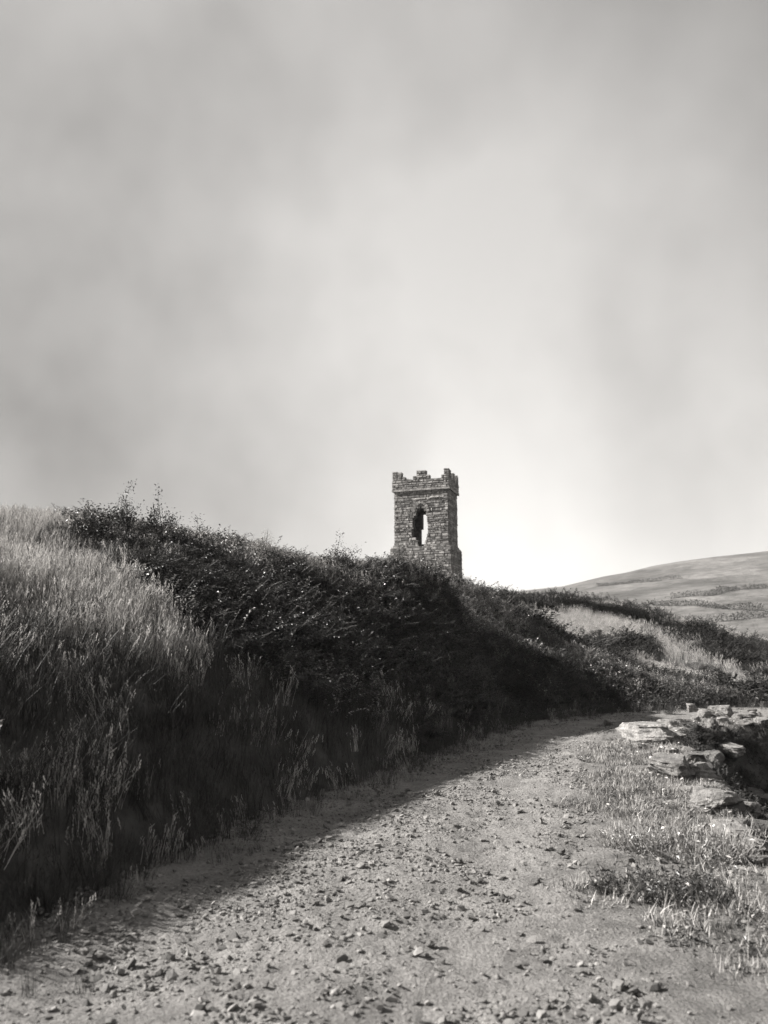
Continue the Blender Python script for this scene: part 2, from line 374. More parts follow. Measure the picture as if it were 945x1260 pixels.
def grass_clump(n, h, spread, w, heads=0.0, mats=('grass',), lean=.5):
    b = MB()
    for _ in range(n):
        a = random.uniform(0, 6.28); r = spread * math.sqrt(random.random())
        hh = h * random.uniform(.5, 1.1); az = random.uniform(0, 6.28)
        tip = b.blade((r * math.cos(a), r * math.sin(a), -.03), az, hh, hh * random.uniform(.1, lean), w * random.uniform(.7, 1.3), 0)
        if random.random() < heads:
            for j in range(5):
                b.leaf((tip[0] + random.uniform(-.008, .008), tip[1] + random.uniform(-.008, .008), tip[2] - .02 - .02 * j), (random.uniform(-.5, .5), random.uniform(-.5, .5), 1), .035, len(mats) - 1, .4)
    return b.mesh('grass_clump', [M[m] for m in mats])
def sprig(nst, h, nl, lsize, leafmat='leaf', spread=.18, wid=.6):
    b = MB()
    for _ in range(nst):
        a = random.uniform(0, 6.28); r = spread * math.sqrt(random.random()); x0, y0 = r * math.cos(a), r * math.sin(a)
        az = random.uniform(0, 6.28); hh = h * random.uniform(.6, 1.15); ln = hh * random.uniform(.2, .8)
        pts = [(x0 + math.cos(az) * ln * t * t, y0 + math.sin(az) * ln * t * t, -.05 + hh * (t - .28 * t * t * (ln / hh))) for t in (0, .33, .66, 1)]
        b.tube(pts, .005, .002, 1, 3)
        for j in range(nl):
            t = .2 + .8 * (j + random.random()) / nl
            p = (x0 + math.cos(az) * ln * t * t, y0 + math.sin(az) * ln * t * t, -.05 + hh * (t - .28 * t * t * (ln / hh)))
            la = random.uniform(0, 6.28); b.leaf(p, (math.cos(la), math.sin(la), random.uniform(-.1, .7)), lsize * random.uniform(.6, 1.2), 0, wid)
    return b.mesh('sprig', [M[leafmat], M['stem']])
def frond(nst, h, leafmat='leaf'):
    b = MB()
    for _ in range(nst):
        az = random.uniform(0, 6.28); hh = h * random.uniform(.7, 1.1); ln = hh * random.uniform(.5, 1.0)
        f = lambda t: (math.cos(az) * ln * t * t, math.sin(az) * ln * t * t, -.05 + hh * (t - .45 * t * t))
        b.tube([f(0), f(.35), f(.7), f(1)], .006, .002, 1, 3)
        for j in range(9):
            t = .3 + .7 * j / 9; p = f(t); L = .26 * hh * (1 - .8 * (j / 9))
            for sd in (-1, 1):
                d = Vector((-math.sin(az) * sd + math.cos(az) * .5, math.cos(az) * sd + math.sin(az) * .5, random.uniform(-.2, .15))).normalized()
                for q in range(4):
                    pp = Vector(p) + d * L * (q + .3) / 4
                    b.leaf(pp, d + Vector((random.uniform(-.4, .4), random.uniform(-.4, .4), random.uniform(-.3, .3))), L * .42, 0, .6)
    return b.mesh('frond', [M[leafmat], M['stem']])
def rock_mesh(name, seed, flatz=.6, sub=2, rough=.16, m='rock', cuts=9):
    rr = random.Random(seed); bm = bmesh.new(); bmesh.ops.create_icosphere(bm, subdivisions=sub, radius=1)
    co = np.array([v.co[:] for v in bm.verts]) * 1.08
    pl = []
    for _ in range(cuts):
        n = Vector((rr.gauss(0, 1), rr.gauss(0, 1), rr.gauss(0, .55))).normalized(); pl.append((np.array(n), rr.uniform(.5, .85)))
    pl.append((np.array(Vector((rr.uniform(-.15, .15), rr.uniform(-.15, .15), 1)).normalized()), rr.uniform(.42, .6)))
    for n, d in pl:
        e = np.maximum(co @ n - d, 0); co -= e[:, None] * n[None]
    if sub >= 3:
        rad = np.hypot(co[:, 0], co[:, 1]); th = np.arctan2(co[:, 1], co[:, 0])
        led = fbm(co[:, 2] * 9 + .8 * co[:, 0] + 40, th * .6 + 7, 1.0, 3, seed, .6)         # ledges
        lum = fbm(co[:, 0] * 2.2 + co[:, 2] * 1.3 + 30, co[:, 1] * 2.2 - co[:, 2] + 30, 1.0, 4, seed + 5, .55)
        k = 1 + .16 * led * np.minimum(rad * 2, 1) + .16 * lum
        co[:, 0] *= k; co[:, 1] *= k; co[:, 2] *= 1 + .10 * lum
        co += np.array([[rr.uniform(-1, 1) for _ in range(3)] for _ in range(len(co))]) * .012
    else:
        co += np.array([[rr.uniform(-1, 1) for _ in range(3)] for _ in range(len(co))]) * rough * .25
    co[:, 2] *= flatz; co[:, 2] -= co[:, 2].min(); co /= (co[:, 0].max() - co[:, 0].min())
    for v, c in zip(bm.verts, co): v.co = c
    me = bpy.data.meshes.new(name); bm.to_mesh(me); bm.free()
    me.materials.append(M[m]); return me           # unit width, base at z = 0

def scatter(name, protos, pts, rot, scl, pick, label=None, cat=None, tilt=None):
    """points mesh + geometry nodes: instances of small meshes, one 'stuff' object"""
    pts = np.asarray(pts, np.float32)
    me = bpy.data.meshes.new(name); me.vertices.add(len(pts)); me.vertices.foreach_set('co', pts.ravel())
    a = me.attributes.new('rot', 'FLOAT_VECTOR', 'POINT'); a.data.foreach_set('vector', np.asarray(rot, np.float32).ravel())
    a = me.attributes.new('scl', 'FLOAT', 'POINT'); a.data.foreach_set('value', np.asarray(scl, np.float32))
    a = me.attributes.new('pick', 'INT', 'POINT'); a.data.foreach_set('value', np.asarray(pick, np.int32))
    o = link(name, me); tag(o, label, cat, kind='stuff')
    g = bpy.data.node_groups.new(name, 'GeometryNodeTree')
    g.interface.new_socket('Geometry', in_out='INPUT', socket_type='NodeSocketGeometry'); g.interface.new_socket('Geometry', in_out='OUTPUT', socket_type='NodeSocketGeometry')
    gi = g.nodes.new('NodeGroupInput'); go = g.nodes.new('NodeGroupOutput'); L = g.links.new
    jn = g.nodes.new('GeometryNodeJoinGeometry')
    def na(nm, tp):
        q = g.nodes.new('GeometryNodeInputNamedAttribute'); q.data_type = tp; q.inputs['Name'].default_value = nm; return q.outputs[0]
    r_, s_, p_ = na('rot', 'FLOAT_VECTOR'), na('scl', 'FLOAT'), na('pick', 'INT')
    for i, pm in enumerate(protos):
        po = bpy.data.objects.new('clump', pm)
        oi = g.nodes.new('GeometryNodeObjectInfo'); oi.inputs['Object'].default_value = po; oi.inputs['As Instance'].default_value = True
        cmpn = g.nodes.new('FunctionNodeCompare'); cmpn.data_type = 'INT'; cmpn.operation = 'EQUAL'; L(p_, cmpn.inputs[2]); cmpn.inputs[3].default_value = i
        ip = g.nodes.new('GeometryNodeInstanceOnPoints'); L(gi.outputs[0], ip.inputs['Points']); L(cmpn.outputs[0], ip.inputs['Selection'])
        L(oi.outputs['Geometry'], ip.inputs['Instance']); L(r_, ip.inputs['Rotation']); L(s_, ip.inputs['Scale']); L(ip.outputs[0], jn.inputs[0])
    L(jn.outputs[0], go.inputs[0])
    md = o.modifiers.new('scatter', 'NODES'); md.node_group = g
    return o
def rnd_rot(n, tilt=.15):
    return np.stack([RNG.normal(0, tilt, n), RNG.normal(0, tilt, n), RNG.uniform(0, 6.28, n)], -1)
def cand(n, x0, x1, y0, y1):
    x = RNG.uniform(x0, x1, n); y = RNG.uniform(y0, y1, n); z = height(x, y); p = np.stack([x, y, z], -1)
    px, py, dep = proj(p); return p, px, py, dep
# ------------------------------------------------------------------ the tower
TY_ = 47.0
TZ0 = 4.7
def tz(py): return P(523, py, TY_)[2] - .2
PXM = 1.0 / (FPX / (TY_ * math.cos(PITCH) + 7 * math.sin(PITCH)))     # metres per photo pixel at the tower
ROT = R(-19)
tower = empty('ruined_tower', (*P(525, 700, TY_)[:2], TZ0), ROT)
tag(tower, 'square ruined stone tower with broken battlements and a tall gaping window, standing on the bank', 'tower')
WF = 64 * PXM / math.cos(ROT) * 1.0; DP = WF * .66; TH = .45         # width, depth, wall thickness
Hs = tz(604) - TZ0; Hb = tz(671) - TZ0; Hc = tz(590) - TZ0; Hm = tz(580.5) - TZ0
BO = .20                                                             # batter offset at the base
x_of = lambda zx: (zx / 6.75 + 460 - 520) * PXM / math.cos(ROT)      # zoom-view column -> local x on the front
z_of = lambda zy: tz(560 + zy / 6.75) - TZ0
open_l = [(755, 405), (735, 385), (700, 385), (690, 365), (670, 335), (620, 330), (600, 340), (520, 340), (500, 362), (465, 368), (445, 382), (433, 400)]
open_r = [(755, 418), (735, 425), (700, 440), (640, 460), (600, 460), (540, 450), (480, 447), (465, 440), (445, 425), (433, 408)]
ol = np.array([(z_of(a), x_of(b)) for a, b in open_l]); orr = np.array([(z_of(a), x_of(b)) for a, b in open_r])
class Blocks:
    def __init__(s): s.v = []; s.f = []; s.t = []
    def stone(s, o, ux, uz, un, w, h, d, tone, bev=.018):
        """block on a face: origin corner o, axes ux, uz, outward un; back at -0.02, front at d"""
        o = np.array(o, float); i = len(s.v); j = lambda a: random.uniform(-a, a)
        back = [(0, 0), (w, 0), (w, h), (0, h)]; b = min(bev, w * .2, h * .2)
        fr = [(b + j(.012), b + j(.012)), (w - b + j(.012), b + j(.012)), (w - b + j(.012), h - b + j(.012)), (b + j(.012), h - b + j(.012))]
        for a, c in back: s.v.append(o + ux * a + uz * c - un * .03)
        for a, c in fr: s.v.append(o + ux * a + uz * c + un * (d + j(.01)))
        s.f += [(i+4, i+5, i+6, i+7), (i, i+1, i+5, i+4), (i+1, i+2, i+6, i+5), (i+2, i+3, i+7, i+6), (i+3, i, i+4, i+7)]
        s.t += [tone] * 5
    def box(s, p0, p1, tone=1.0):
        i = len(s.v); x0, y0, z0 = p0; x1, y1, z1 = p1
        s.v += [np.array(q, float) for q in ((x0,y0,z0),(x1,y0,z0),(x1,y1,z0),(x0,y1,z0),(x0,y0,z1),(x1,y0,z1),(x1,y1,z1),(x0,y1,z1))]
        s.f += [(i,i+3,i+2,i+1),(i+4,i+5,i+6,i+7),(i,i+1,i+5,i+4),(i+1,i+2,i+6,i+5),(i+2,i+3,i+7,i+6),(i+3,i,i+4,i+7)]; s.t += [tone] * 6
    def build(s, name, m, parent):
        me = mesh_of(name, s.v, s.f, m); a = me.attributes.new('tone', 'FLOAT', 'FACE'); a.data.foreach_set('value', s.t); return link(name, me, parent)
CH = .125
Z3 = np.array([0, 0, 1.0])
def off(z): return BO * (1 - sstep(Hb - .22, Hb + .22, np.array(z))) if True else 0
core = Blocks(); face_b = {k: Blocks() for k in 'fblr'}
rows = [0.0]
while rows[-1] < Hs - .2: rows.append(rows[-1] + random.choice((.09, .11, .13, .15, .18)))
rows.append(Hs); nrow = len(rows) - 1
# the rear wall has a gap of its own, low on the left as seen from inside: sky shows through the two together
vd = Vector((tower.location.x, tower.location.y, 6.5)); vd = Matrix.Rotation(-ROT, 3, 'Z') @ vd
SX = vd.x / vd.y * (DP - .0); SZ = vd.z / vd.y * DP
def back_open(z):
    zf = z - SZ                                   # height on the front wall along the same sight line
    zy = np.interp(zf, [z_of(740), z_of(615), z_of(610), z_of(490)], [740, 615, 610, 490])
    if zf < z_of(745) or zf > z_of(488): return None
    l = np.interp(zy, [490, 606, 618, 740], [424, 424, 408, 408])
    return (x_of(l) + SX, x_of(l) + SX + .75)
for r in range(nrow):
    z0 = rows[r]; z1 = rows[r + 1]; zc = (z0 + z1) / 2
    if z1 - z0 < .02: continue
    o = float(off(zc)); hw = WF / 2 + o; hd = DP / 2 + o; jt = .004 * (r % 2)
    # front (towards -y)
    gaps = {'f': None, 'b': back_open(zc)}
    if ol[0, 0] < zc < ol[-1, 0]:
        gaps['f'] = (float(np.interp(zc, ol[:, 0], ol[:, 1])) + random.uniform(-.05, .05), float(np.interp(zc, orr[:, 0], orr[:, 1])) + random.uniform(-.03, .04))
    for key, yy0, yy1 in (('f', -hd, -hd + TH), ('b', hd - TH, hd)):
        segs = [(-hw, hw)] if not gaps[key] else [(-hw, gaps[key][0]), (gaps[key][1], hw)]
        for a, b in segs:
            core.box((a, yy0, z0), (b, yy1, z1))
            un = np.array([0, -1.0, 0]) if key == 'f' else np.array([0, 1.0, 0]); ux = np.array([1.0, 0, 0])
            x = a
            while x < b - .02:
                w = min(random.choice((.12, .18, .24, .32, .44)) * random.uniform(.8, 1.2), b - x)
                if b - x - w < .09: w = b - x
                dd = random.uniform(.01, .045); oo = np.array([x + .006, yy0 if key == 'f' else yy1, z0 + .006])
                if key == 'f': face_b['f'].stone(oo, ux, Z3, un, w - .012, z1 - z0 - .012, dd, random.uniform(.5, 1.35))
                else: face_b['b'].stone(oo, ux, Z3, un, w - .012, z1 - z0 - .012, dd, random.uniform(.5, 1.35))
                x += w
    for key, sx in (('l', -1), ('r', 1)):
        xx0, xx1 = (-hw, -hw + TH) if sx < 0 else (hw - TH, hw)
        core.box((xx0 + (.003 if sx > 0 else 0), -hd + TH, z0), (xx1 - (.003 if sx < 0 else 0), hd - TH, z1))
        y = -hd
        while y < hd - .02:
            w = min(random.choice((.12, .18, .24, .32, .44)) * random.uniform(.8, 1.2), hd - y)
            if hd - y - w < .09: w = hd - y
            face_b[key].stone((sx * hw, y + .006, z0 + .006), np.array([0, 1.0, 0]), Z3, np.array([sx, 0, 0.]), w - .012, z1 - z0 - .012, random.uniform(.01, .045), random.uniform(.5, 1.35))
            y += w
core.build('wall_core', M['mortar'], tower)
for key in 'fblr':
    o = face_b[key].build('stonework', M['stone'], tower); o['kind'] = 'stuff'
# floor of the roof walk closes the shaft
b = Blocks(); b.box((-WF/2 + TH + .003, -DP/2 + TH + .003, Hs - .22), (WF/2 - TH - .003, DP/2 - TH - .003, Hs - .02)); b.build('roof_slab', M['mortar'], tower)
# string course: separate long stones round the four sides
PO = .13
def string_course():
    k = 0
    for sd in range(4):
        L = (WF if sd % 2 == 0 else DP) / 2 + PO; dd = (DP if sd % 2 == 0 else WF) / 2
        a = -L
        while a < L - .01:
            w = min(random.uniform(.55, .9), L - a)
            if L - a - w < .3: w = L - a
            q = Blocks(); h = .13
            q.box((a + .004, -dd - PO, Hs), (a + w - .004, -dd + .2, Hs + h), random.uniform(1.0, 1.35))
            ang = sd * math.pi / 2; c, s = math.cos(ang), math.sin(ang)
            if sd % 2: q.v = [p + np.array([.004 if p[0] < 0 else -.004, 0, .002]) for p in q.v]
            q.v = [np.array([p[0] * c - p[1] * s, p[0] * s + p[1] * c, p[2]]) for p in q.v]
            q.build('string_course_stone', M['stone'], tower); a += w
string_course()
# parapet: solid wall below the gaps, then stepped merlons
H0 = Hs + .132; HG = z_of(208); HM = z_of(135)
PT = .32
def rowstones(B, x0, x1, z0, z1, dd, prof=None):
    z = z0
    while z < z1 - .03:
        h = min(random.uniform(.10, .14), z1 - z); x = x0
        if z1 - z - h < .05: h = z1 - z
        while x < x1 - .02:
            w = min(random.uniform(.16, .42), x1 - x)
            if x1 - x - w < .08: w = x1 - x
            B.stone((x + .006, -dd, z + .006), np.array([1.0, 0, 0]), Z3, np.array([0, -1.0, 0]), w - .012, h - .012, random.uniform(.01, .04), random.uniform(.6, 1.4))
            x += w
        z += h
def spin(B, sd):
    ang = sd * math.pi / 2; c, s = math.cos(ang), math.sin(ang)
    B.v = [np.array([p[0] * c - p[1] * s, p[0] * s + p[1] * c, p[2]]) for p in B.v]
PX = WF / 2 + .10; PY = DP / 2 + .10
for sd in range(4):
    L = PX if sd % 2 == 0 else PY; dd = PY if sd % 2 == 0 else PX
    ins = 0 if sd % 2 == 0 else PT + .003
    c = Blocks(); c.box((-L + ins, -dd, H0 + .002), (L - ins, -dd + PT, HG)); spin(c, sd); c.build('parapet_core', M['mortar'], tower)
    c = Blocks(); rowstones(c, -L, L, H0 + .002, HG, dd); spin(c, sd); o = c.build('parapet_stonework', M['stone'], tower); o['kind'] = 'stuff'
    kx = L / PX
    hM = HM - HG
    # (x0, x1, top) steps of the merlons, in local metres
    if sd == 0:
        xm = lambda q_: -L + (q_ - 168) / (665 - 168) * 2 * L
        ml = [[(-L, xm(212), 1.0), (xm(212), xm(252), .86), (xm(252), xm(283), .34)], [(xm(350), xm(382), .38), (xm(382), xm(466), .94), (xm(466), xm(498), .40)], [(xm(598), xm(620), .36), (xm(620), L, .95)]]
    else:
        e = ins
        ml = [[(-L + e, -L * .66, .9), (-L * .66, -L * .52, .4)], [(-L * .24, -L * .14, .35), (-L * .14, L * .18, .85), (L * .18, L * .28, .3)], [(L * .54, L * .68, .45), (L * .68, L - e, .95)]]
    for mm in ml:
        q = Blocks(); core_m = Blocks()
        for a, b_, t in mm:
            core_m.box((a + .012, -dd + .002, HG + .001), (b_ - .012, -dd + PT - .002, HG + hM * t - .03))
            rowstones(q, a, b_, HG + .003, HG + hM * t, dd)
            # rough cap stones over the whole thickness
            x = a
            while x < b_ - .02:
                w = min(random.uniform(.16, .34), b_ - x)
                if b_ - x - w < .08: w = b_ - x
                z = HG + hM * t - .028; hh = random.uniform(.02, .07); jx = random.uniform(0, .02)
                q.box((x + .008, -dd - random.uniform(0, .03), z), (x + w - .008, -dd + PT + random.uniform(-.05, .03), z + hh), random.uniform(.7, 1.4)); x += w
        q.v += [p for p in core_m.v]; base = len(q.v) - len(core_m.v); q.f += [tuple(i + base for i in f) for f in core_m.f]; q.t += [.5] * len(core_m.f)
        spin(q, sd); q.build('merlon', M['stone'], tower)
# arch stones over the window head, and a pale lintel above
vb = x_of(404); zb = z_of(470)
for side in (-1, 1):
    for kk in range(5):
        a0 = kk / 5 * R(66); rad = x_of(450) - x_of(368); cx = vb - side * rad * .45
        q = Blocks(); pts = []
        for a, r_ in ((a0 + .02, rad * 1.02), (a0 + .02, rad * 1.02 + .17), (a0 + R(66) / 5 - .02, rad * 1.02 + .17), (a0 + R(66) / 5 - .02, rad * 1.02)):
            pts.append((cx + side * r_ * math.cos(a), zb + r_ * math.sin(a) * .92))
        i = 0; q.v = [np.array([x, -DP/2 + .02, z]) for x, z in pts] + [np.array([x, -DP/2 - .05 - random.uniform(0, .015), z]) for x, z in pts]
        fs = [(4,5,6,7),(0,1,5,4),(1,2,6,5),(2,3,7,6),(3,0,4,7)]; q.f = fs if side > 0 else [f[::-1] for f in fs]; q.t = [random.uniform(.75, 1.2)] * 5
        q.build('arch_stone', M['stone'], tower)
for (a, b_, zz) in ((352, 446, 362), (474, 590, 354)):
    n = 2 if a < 400 else 3
    for kk in range(n):
        q = Blocks(); w = (x_of(b_) - x_of(a)) / n; q.stone((x_of(a) + kk * w + .006, -DP/2, z_of(zz) - .06), np.array([1.0,0,0]), Z3, np.array([0,-1.0,0]), w - .012, .12, .055, 1.7); q.build('lintel_stone', M['stone'], tower)

# ------------------------------------------------------------------ boulders and slabs along the edge of the track
ROCKS = [rock_mesh('boulder', 100 + i, f, 4) for i, f in enumerate((.55, .5, .7, .35, .3, .6, .45, .8))]
DROCKS = []
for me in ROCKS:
    c = me.copy(); c.materials.clear(); c.materials.append(M['darkrock']); DROCKS.append(c)
def put_rock(px, py, wpx, mi, label, dz=0, stretch=1.0, deep=1.0, dark=False, z=None, group=None, cat='boulder', name='boulder', tilt=.12):
    p = ground_at(px, py)
    wm = wpx * (p[1] * math.cos(PITCH)) / FPX
    o = link(name, (DROCKS if dark else ROCKS)[mi % 8])
    s = wm; o.scale = (s, s * deep, s * stretch); o.rotation_euler = (random.uniform(-tilt, tilt), random.uniform(-tilt, tilt), random.uniform(-.5, .5))
    y = p[1] + wm * .35 * deep; o.location = (p[0], y, gz(p[0], y) - .06 * wm + dz); tag(o, label, cat, group); return o
SMALL = [rock_mesh('small_rock', 200 + i, f, 3) for i, f in enumerate((.55, .5, .7, .35, .3, .6, .45, .8))]
DSMALL = []
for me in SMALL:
    c = me.copy(); c.materials.clear(); c.materials.append(M['darkrock']); DSMALL.append(c)
G1 = 'stones along the seaward edge of the track'
put_rock(805, 916, 58, 0, 'large pale slab sloping down to the track verge, biggest of the edge stones', 0, 1.0, 1.3, group=G1)
put_rock(832, 961, 52, 2, 'squarish pale block with a dark cracked right side, above the clump of shoots', 0, .8, 1.0, group=G1)
put_rock(867, 961, 30, 5, 'upright stone wedged against the squarish pale block', 0, 1.3, .8, group=G1)
put_rock(858, 977, 40, 4, 'thin flat slab lying below the squarish pale block', 0, .8, 1.0, group=G1)
put_rock(884, 1004, 56, 7, 'rounded boulder with dark underside beside the curved shoots', 0, .8, 1.0, group=G1)
put_rock(918, 1006, 44, 3, 'low flat stone leaning behind the rounded boulder', 0, 1.0, 1.0, group=G1)
put_rock(912, 1020, 40, 4, 'long thin slab jutting out below the rounded boulder', 0, 1.0, 1.0, group=G1)
put_rock(920, 1036, 34, 3, 'lowest flat slab of the edge, next to the curved shoots', 0, 1.0, 1.0, group=G1)
put_rock(826, 896, 28, 3, 'small flat stone behind the large pale sloping slab', 0, 1.1, 1.0, group=G1)
put_rock(838, 905, 22, 6, 'small pale stone perched right of the large sloping slab', 0, 1.0, 1.0, group=G1)
put_rock(842, 914, 20, 4, 'thin pale flake of rock below the perched stone', 0, 1.0, 1.0, group=G1)
put_rock(790, 923, 26, 6, 'low stone half buried in grass before the large sloping slab', 0, .8, 1.0, group=G1)
put_rock(749, 893, 12, 7, 'lone pale stone where the verge meets the shaded bend', 0, 1.0, 1.0, group=G1)
put_rock(905, 962, 30, 1, 'mottled rock standing alone in the dark hollow', .12, 1.2, 1.0, group=G1)
put_rock(935, 1052, 40, 0, 'dark edged stone beside the tips of the curved shoots', 0, .9, 1.0, group=G1)
far_lab = 'small pale rock in the rubble heap beyond the dark hollow'
for k_ in range(26):
    put_rock(random.uniform(850, 940), random.uniform(876, 892), random.uniform(8, 20), k_, far_lab, 0, random.uniform(.8, 1.3), 1.0, group='rubble beyond the hollow', cat='rock', name='rubble_rock')
hol_lab = 'dark rock lying in the shaded hollow below the edge stones'
cnt = 0; tries = 0
while cnt < 80 and tries < 3000:
    tries += 1
    x = random.uniform(3.4, 9.5); y = random.uniform(6, 17)
    dv = -float(sdist(np.array([x]), np.array([y]), verge)[0])
    if dv < .15 or dv > 3: continue
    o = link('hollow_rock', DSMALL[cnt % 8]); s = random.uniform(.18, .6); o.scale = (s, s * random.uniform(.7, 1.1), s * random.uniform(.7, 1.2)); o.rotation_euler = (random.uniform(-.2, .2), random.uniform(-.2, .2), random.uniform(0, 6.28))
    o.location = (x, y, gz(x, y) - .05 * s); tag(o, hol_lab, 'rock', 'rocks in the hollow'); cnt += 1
out_lab = 'small white rock of the outcrop below the pale field'
for k_ in range(14):
    put_rock(random.uniform(716, 740), random.uniform(780, 803), random.uniform(9, 17), k_, out_lab, 0, 1.0, 1.0, group='pale outcrop below the field', cat='rock', name='outcrop_rock')
# the rest of the broken edge: stones set in the lip of the verge
vp = smooth_pl(verge, 2); lip = 0
for t_ in np.arange(9.6, 26, .21):
    q = at_s(vp, np.array([t_]))[0]; x = q[0] + random.uniform(-.22, .3); y = q[1] + random.uniform(-.2, .2)
    ppx, ppy, _d = proj(np.array([x, y, 0.0]))
    if ppx > 990: continue
    o = link('lip_stone', (SMALL if random.random() < .6 else DSMALL)[lip % 8]); s = random.choice((.12, .18, .24, .34)) * random.uniform(.8, 1.2)
    o.scale = (s, s * random.uniform(.7, 1.1), s * random.uniform(.6, 1.0)); o.rotation_euler = (random.uniform(-.2, .2), random.uniform(-.1, .3), random.uniform(0, 6.28))
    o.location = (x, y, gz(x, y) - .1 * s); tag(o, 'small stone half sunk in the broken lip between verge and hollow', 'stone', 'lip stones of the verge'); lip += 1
# loose stones on the track
for k_, (px, py, w) in enumerate([(335, 1115, 16), (350, 1112, 12), (300, 1160, 14), (315, 1152, 10), (735, 1130, 18), (530, 1165, 14), (470, 1140, 15), (565, 960, 9), (640, 1000, 10), (715, 1013, 12), (712, 1030, 11),
                                  (600, 1075, 10), (540, 1040, 9), (660, 1090, 12), (690, 1050, 13), (420, 1090, 9), (510, 1200, 16), (620, 1210, 18), (345, 1200, 12), (580, 1130, 12), (668, 1180, 16), (250, 1180, 9), (430, 1230, 13), (742, 1085, 11), (640, 1150, 9)]):
    p = flat(px, py); o = link('loose_stone', SMALL[(k_ * 3) % 8]); s = w * p[1] / FPX; o.scale = (s, s * .8, s * .8); o.rotation_euler = (random.uniform(-.3, .3), random.uniform(-.3, .3), random.uniform(0, 6.28))
    o.location = (p[0], p[1], -.008); tag(o, 'loose fist sized stone lying on the gravel track', 'stone', 'loose stones on the track')

# ------------------------------------------------------------------ bushes on the skyline, each its own thing
def bush_mesh(seed, nst=34, nl=80, lsize=.05, leafmat='leaf'):
    """unit bush about 1 m high, 1.1 m across: stems and foliage as two meshes"""
    st = random.getstate(); random.seed(seed)
    S = MB(); F = MB()
    for i in range(nst):
        az = random.uniform(0, 6.28); el = random.uniform(.15, 1.45); L = random.uniform(.55, 1.05) * (1 if random.random() < .8 else 1.2)
        hx = math.cos(az) * math.cos(el) * L * .75; hy = math.sin(az) * math.cos(el) * L * .75; hz = math.sin(el) * L + .05
        bx, by = random.uniform(-.12, .12), random.uniform(-.12, .12)
        f = lambda t: Vector((bx + hx * t + .06 * math.sin(5 * t + i), by + hy * t + .06 * math.cos(4 * t + i), -.08 + hz * t + .12 * math.sin(math.pi * t) - .06 * t * t))
        S.tube([f(t) for t in (0, .25, .5, .75, 1)], .012, .003, 0, 4)
        for _ in range(nl):
            t = .25 + .78 * random.random() ** .6; p = f(t); o = Vector((random.gauss(0, 1), random.gauss(0, 1), random.gauss(0, .8))) * .065
            F.leaf(p + o, (o.x * 8 + random.uniform(-1, 1), o.y * 8 + random.uniform(-1, 1), random.uniform(-.4, .9)), lsize * random.uniform(.6, 1.3), 0, .6)
    random.setstate(st)
    return S.mesh('stems', [M['stem']]), F.mesh('foliage', [M[leafmat]])
BUSH = [bush_mesh(s_) for s_ in (1, 2, 3)] + [bush_mesh(4, 26, 60, .06)] + [bush_mesh(5, 30, 70, .04, 'leaf_pale')] + [bush_mesh(6, 34, 80, .05, 'leaf_shade_toned')]
def put_bush(px, py, wpx, hpx, mi, label, group=None, name='bush'):
    p = ground_at(px, py)
    k = p[1] * math.cos(PITCH) / FPX; sx = wpx * k / 1.35; sz = hpx * k / 1.05
    e = empty(name, (p[0], p[1], p[2] - .03), random.uniform(0, 6.28)); e.scale = (sx, sx, sz); tag(e, label, 'bush', group)
    for nm, me in zip(('stems', 'foliage'), BUSH[mi]): link(nm, me, e)
    return e
G2 = 'bushes along the crest of the bank'
put_bush(118, 676, 95, 70, 0, 'dark dense bush at the upper end of the bank crest, grass before it', G2)
put_bush(150, 668, 62, 76, 1, 'highest bush on the bank, its leafy top against the sky', G2)
put_bush(192, 676, 62, 72, 3, 'big leaved bush beside the highest bush on the bank', G2)
put_bush(228, 690, 72, 54, 2, 'dark spreading bush sloping down from the big leaved bush', G2)
put_bush(272, 694, 62, 36, 0, 'low bush in the dip of the crest before the grassy hump', G2)
put_bush(180, 715, 100, 50, 1, 'shaded bush in front of the highest bush, above the pale grass', G2)
put_bush(245, 735, 100, 52, 0, 'wide shaded bush hanging over the end of the pale grass slope', G2)
put_bush(325, 700, 58, 54, 4, 'pale leaved bush on the grassy hump of the crest', G2)
put_bush(372, 708, 42, 30, 2, 'small bush between the grassy hump and the twiggy bush', G2)
put_bush(418, 712, 54, 54, 3, 'twiggy bush poking above the crest left of the tower', G2)
put_bush(462, 718, 36, 34, 1, 'low bush between the twiggy bush and the tower', G2)
put_bush(505, 724, 50, 22, 4, 'low bush right at the foot of the tower, sunlit look put into pale leaves', G2)
put_bush(552, 730, 46, 20, 4, 'small bush below the dark side of the tower, leaves paled to look sunlit', G2)
put_bush(592, 745, 44, 22, 0, 'last bush on the crest where the bank drops away past the tower', G2)
G3 = 'scrub on the farther slope'
for px, py, w, h, mi, lb in [(640, 744, 54, 16, 0, 'dark scrub bush on the skyline beyond the bank'), (672, 746, 40, 14, 1, 'dark round bush beside the skyline scrub bush'),
                             (758, 756, 50, 16, 2, 'dark bush topping the pale field'), (790, 768, 50, 20, 0, 'dark bush at the right hand end of the pale field'),
                             (716, 778, 14, 10, 1, 'tiny dark bush by itself at the lower rim of the pale field'), (835, 790, 60, 26, 3, 'broad dark bush down the farther slope'), (880, 800, 60, 28, 1, 'dark bush near the low end of the farther slope')]:
    put_bush(px, py, w, h, 5, lb, G3)  # all take the leaf set with the slope's shade in its tone
put_bush(826, 880, 22, 16, 3, 'small dark weed bush standing at the bend behind the slabs')

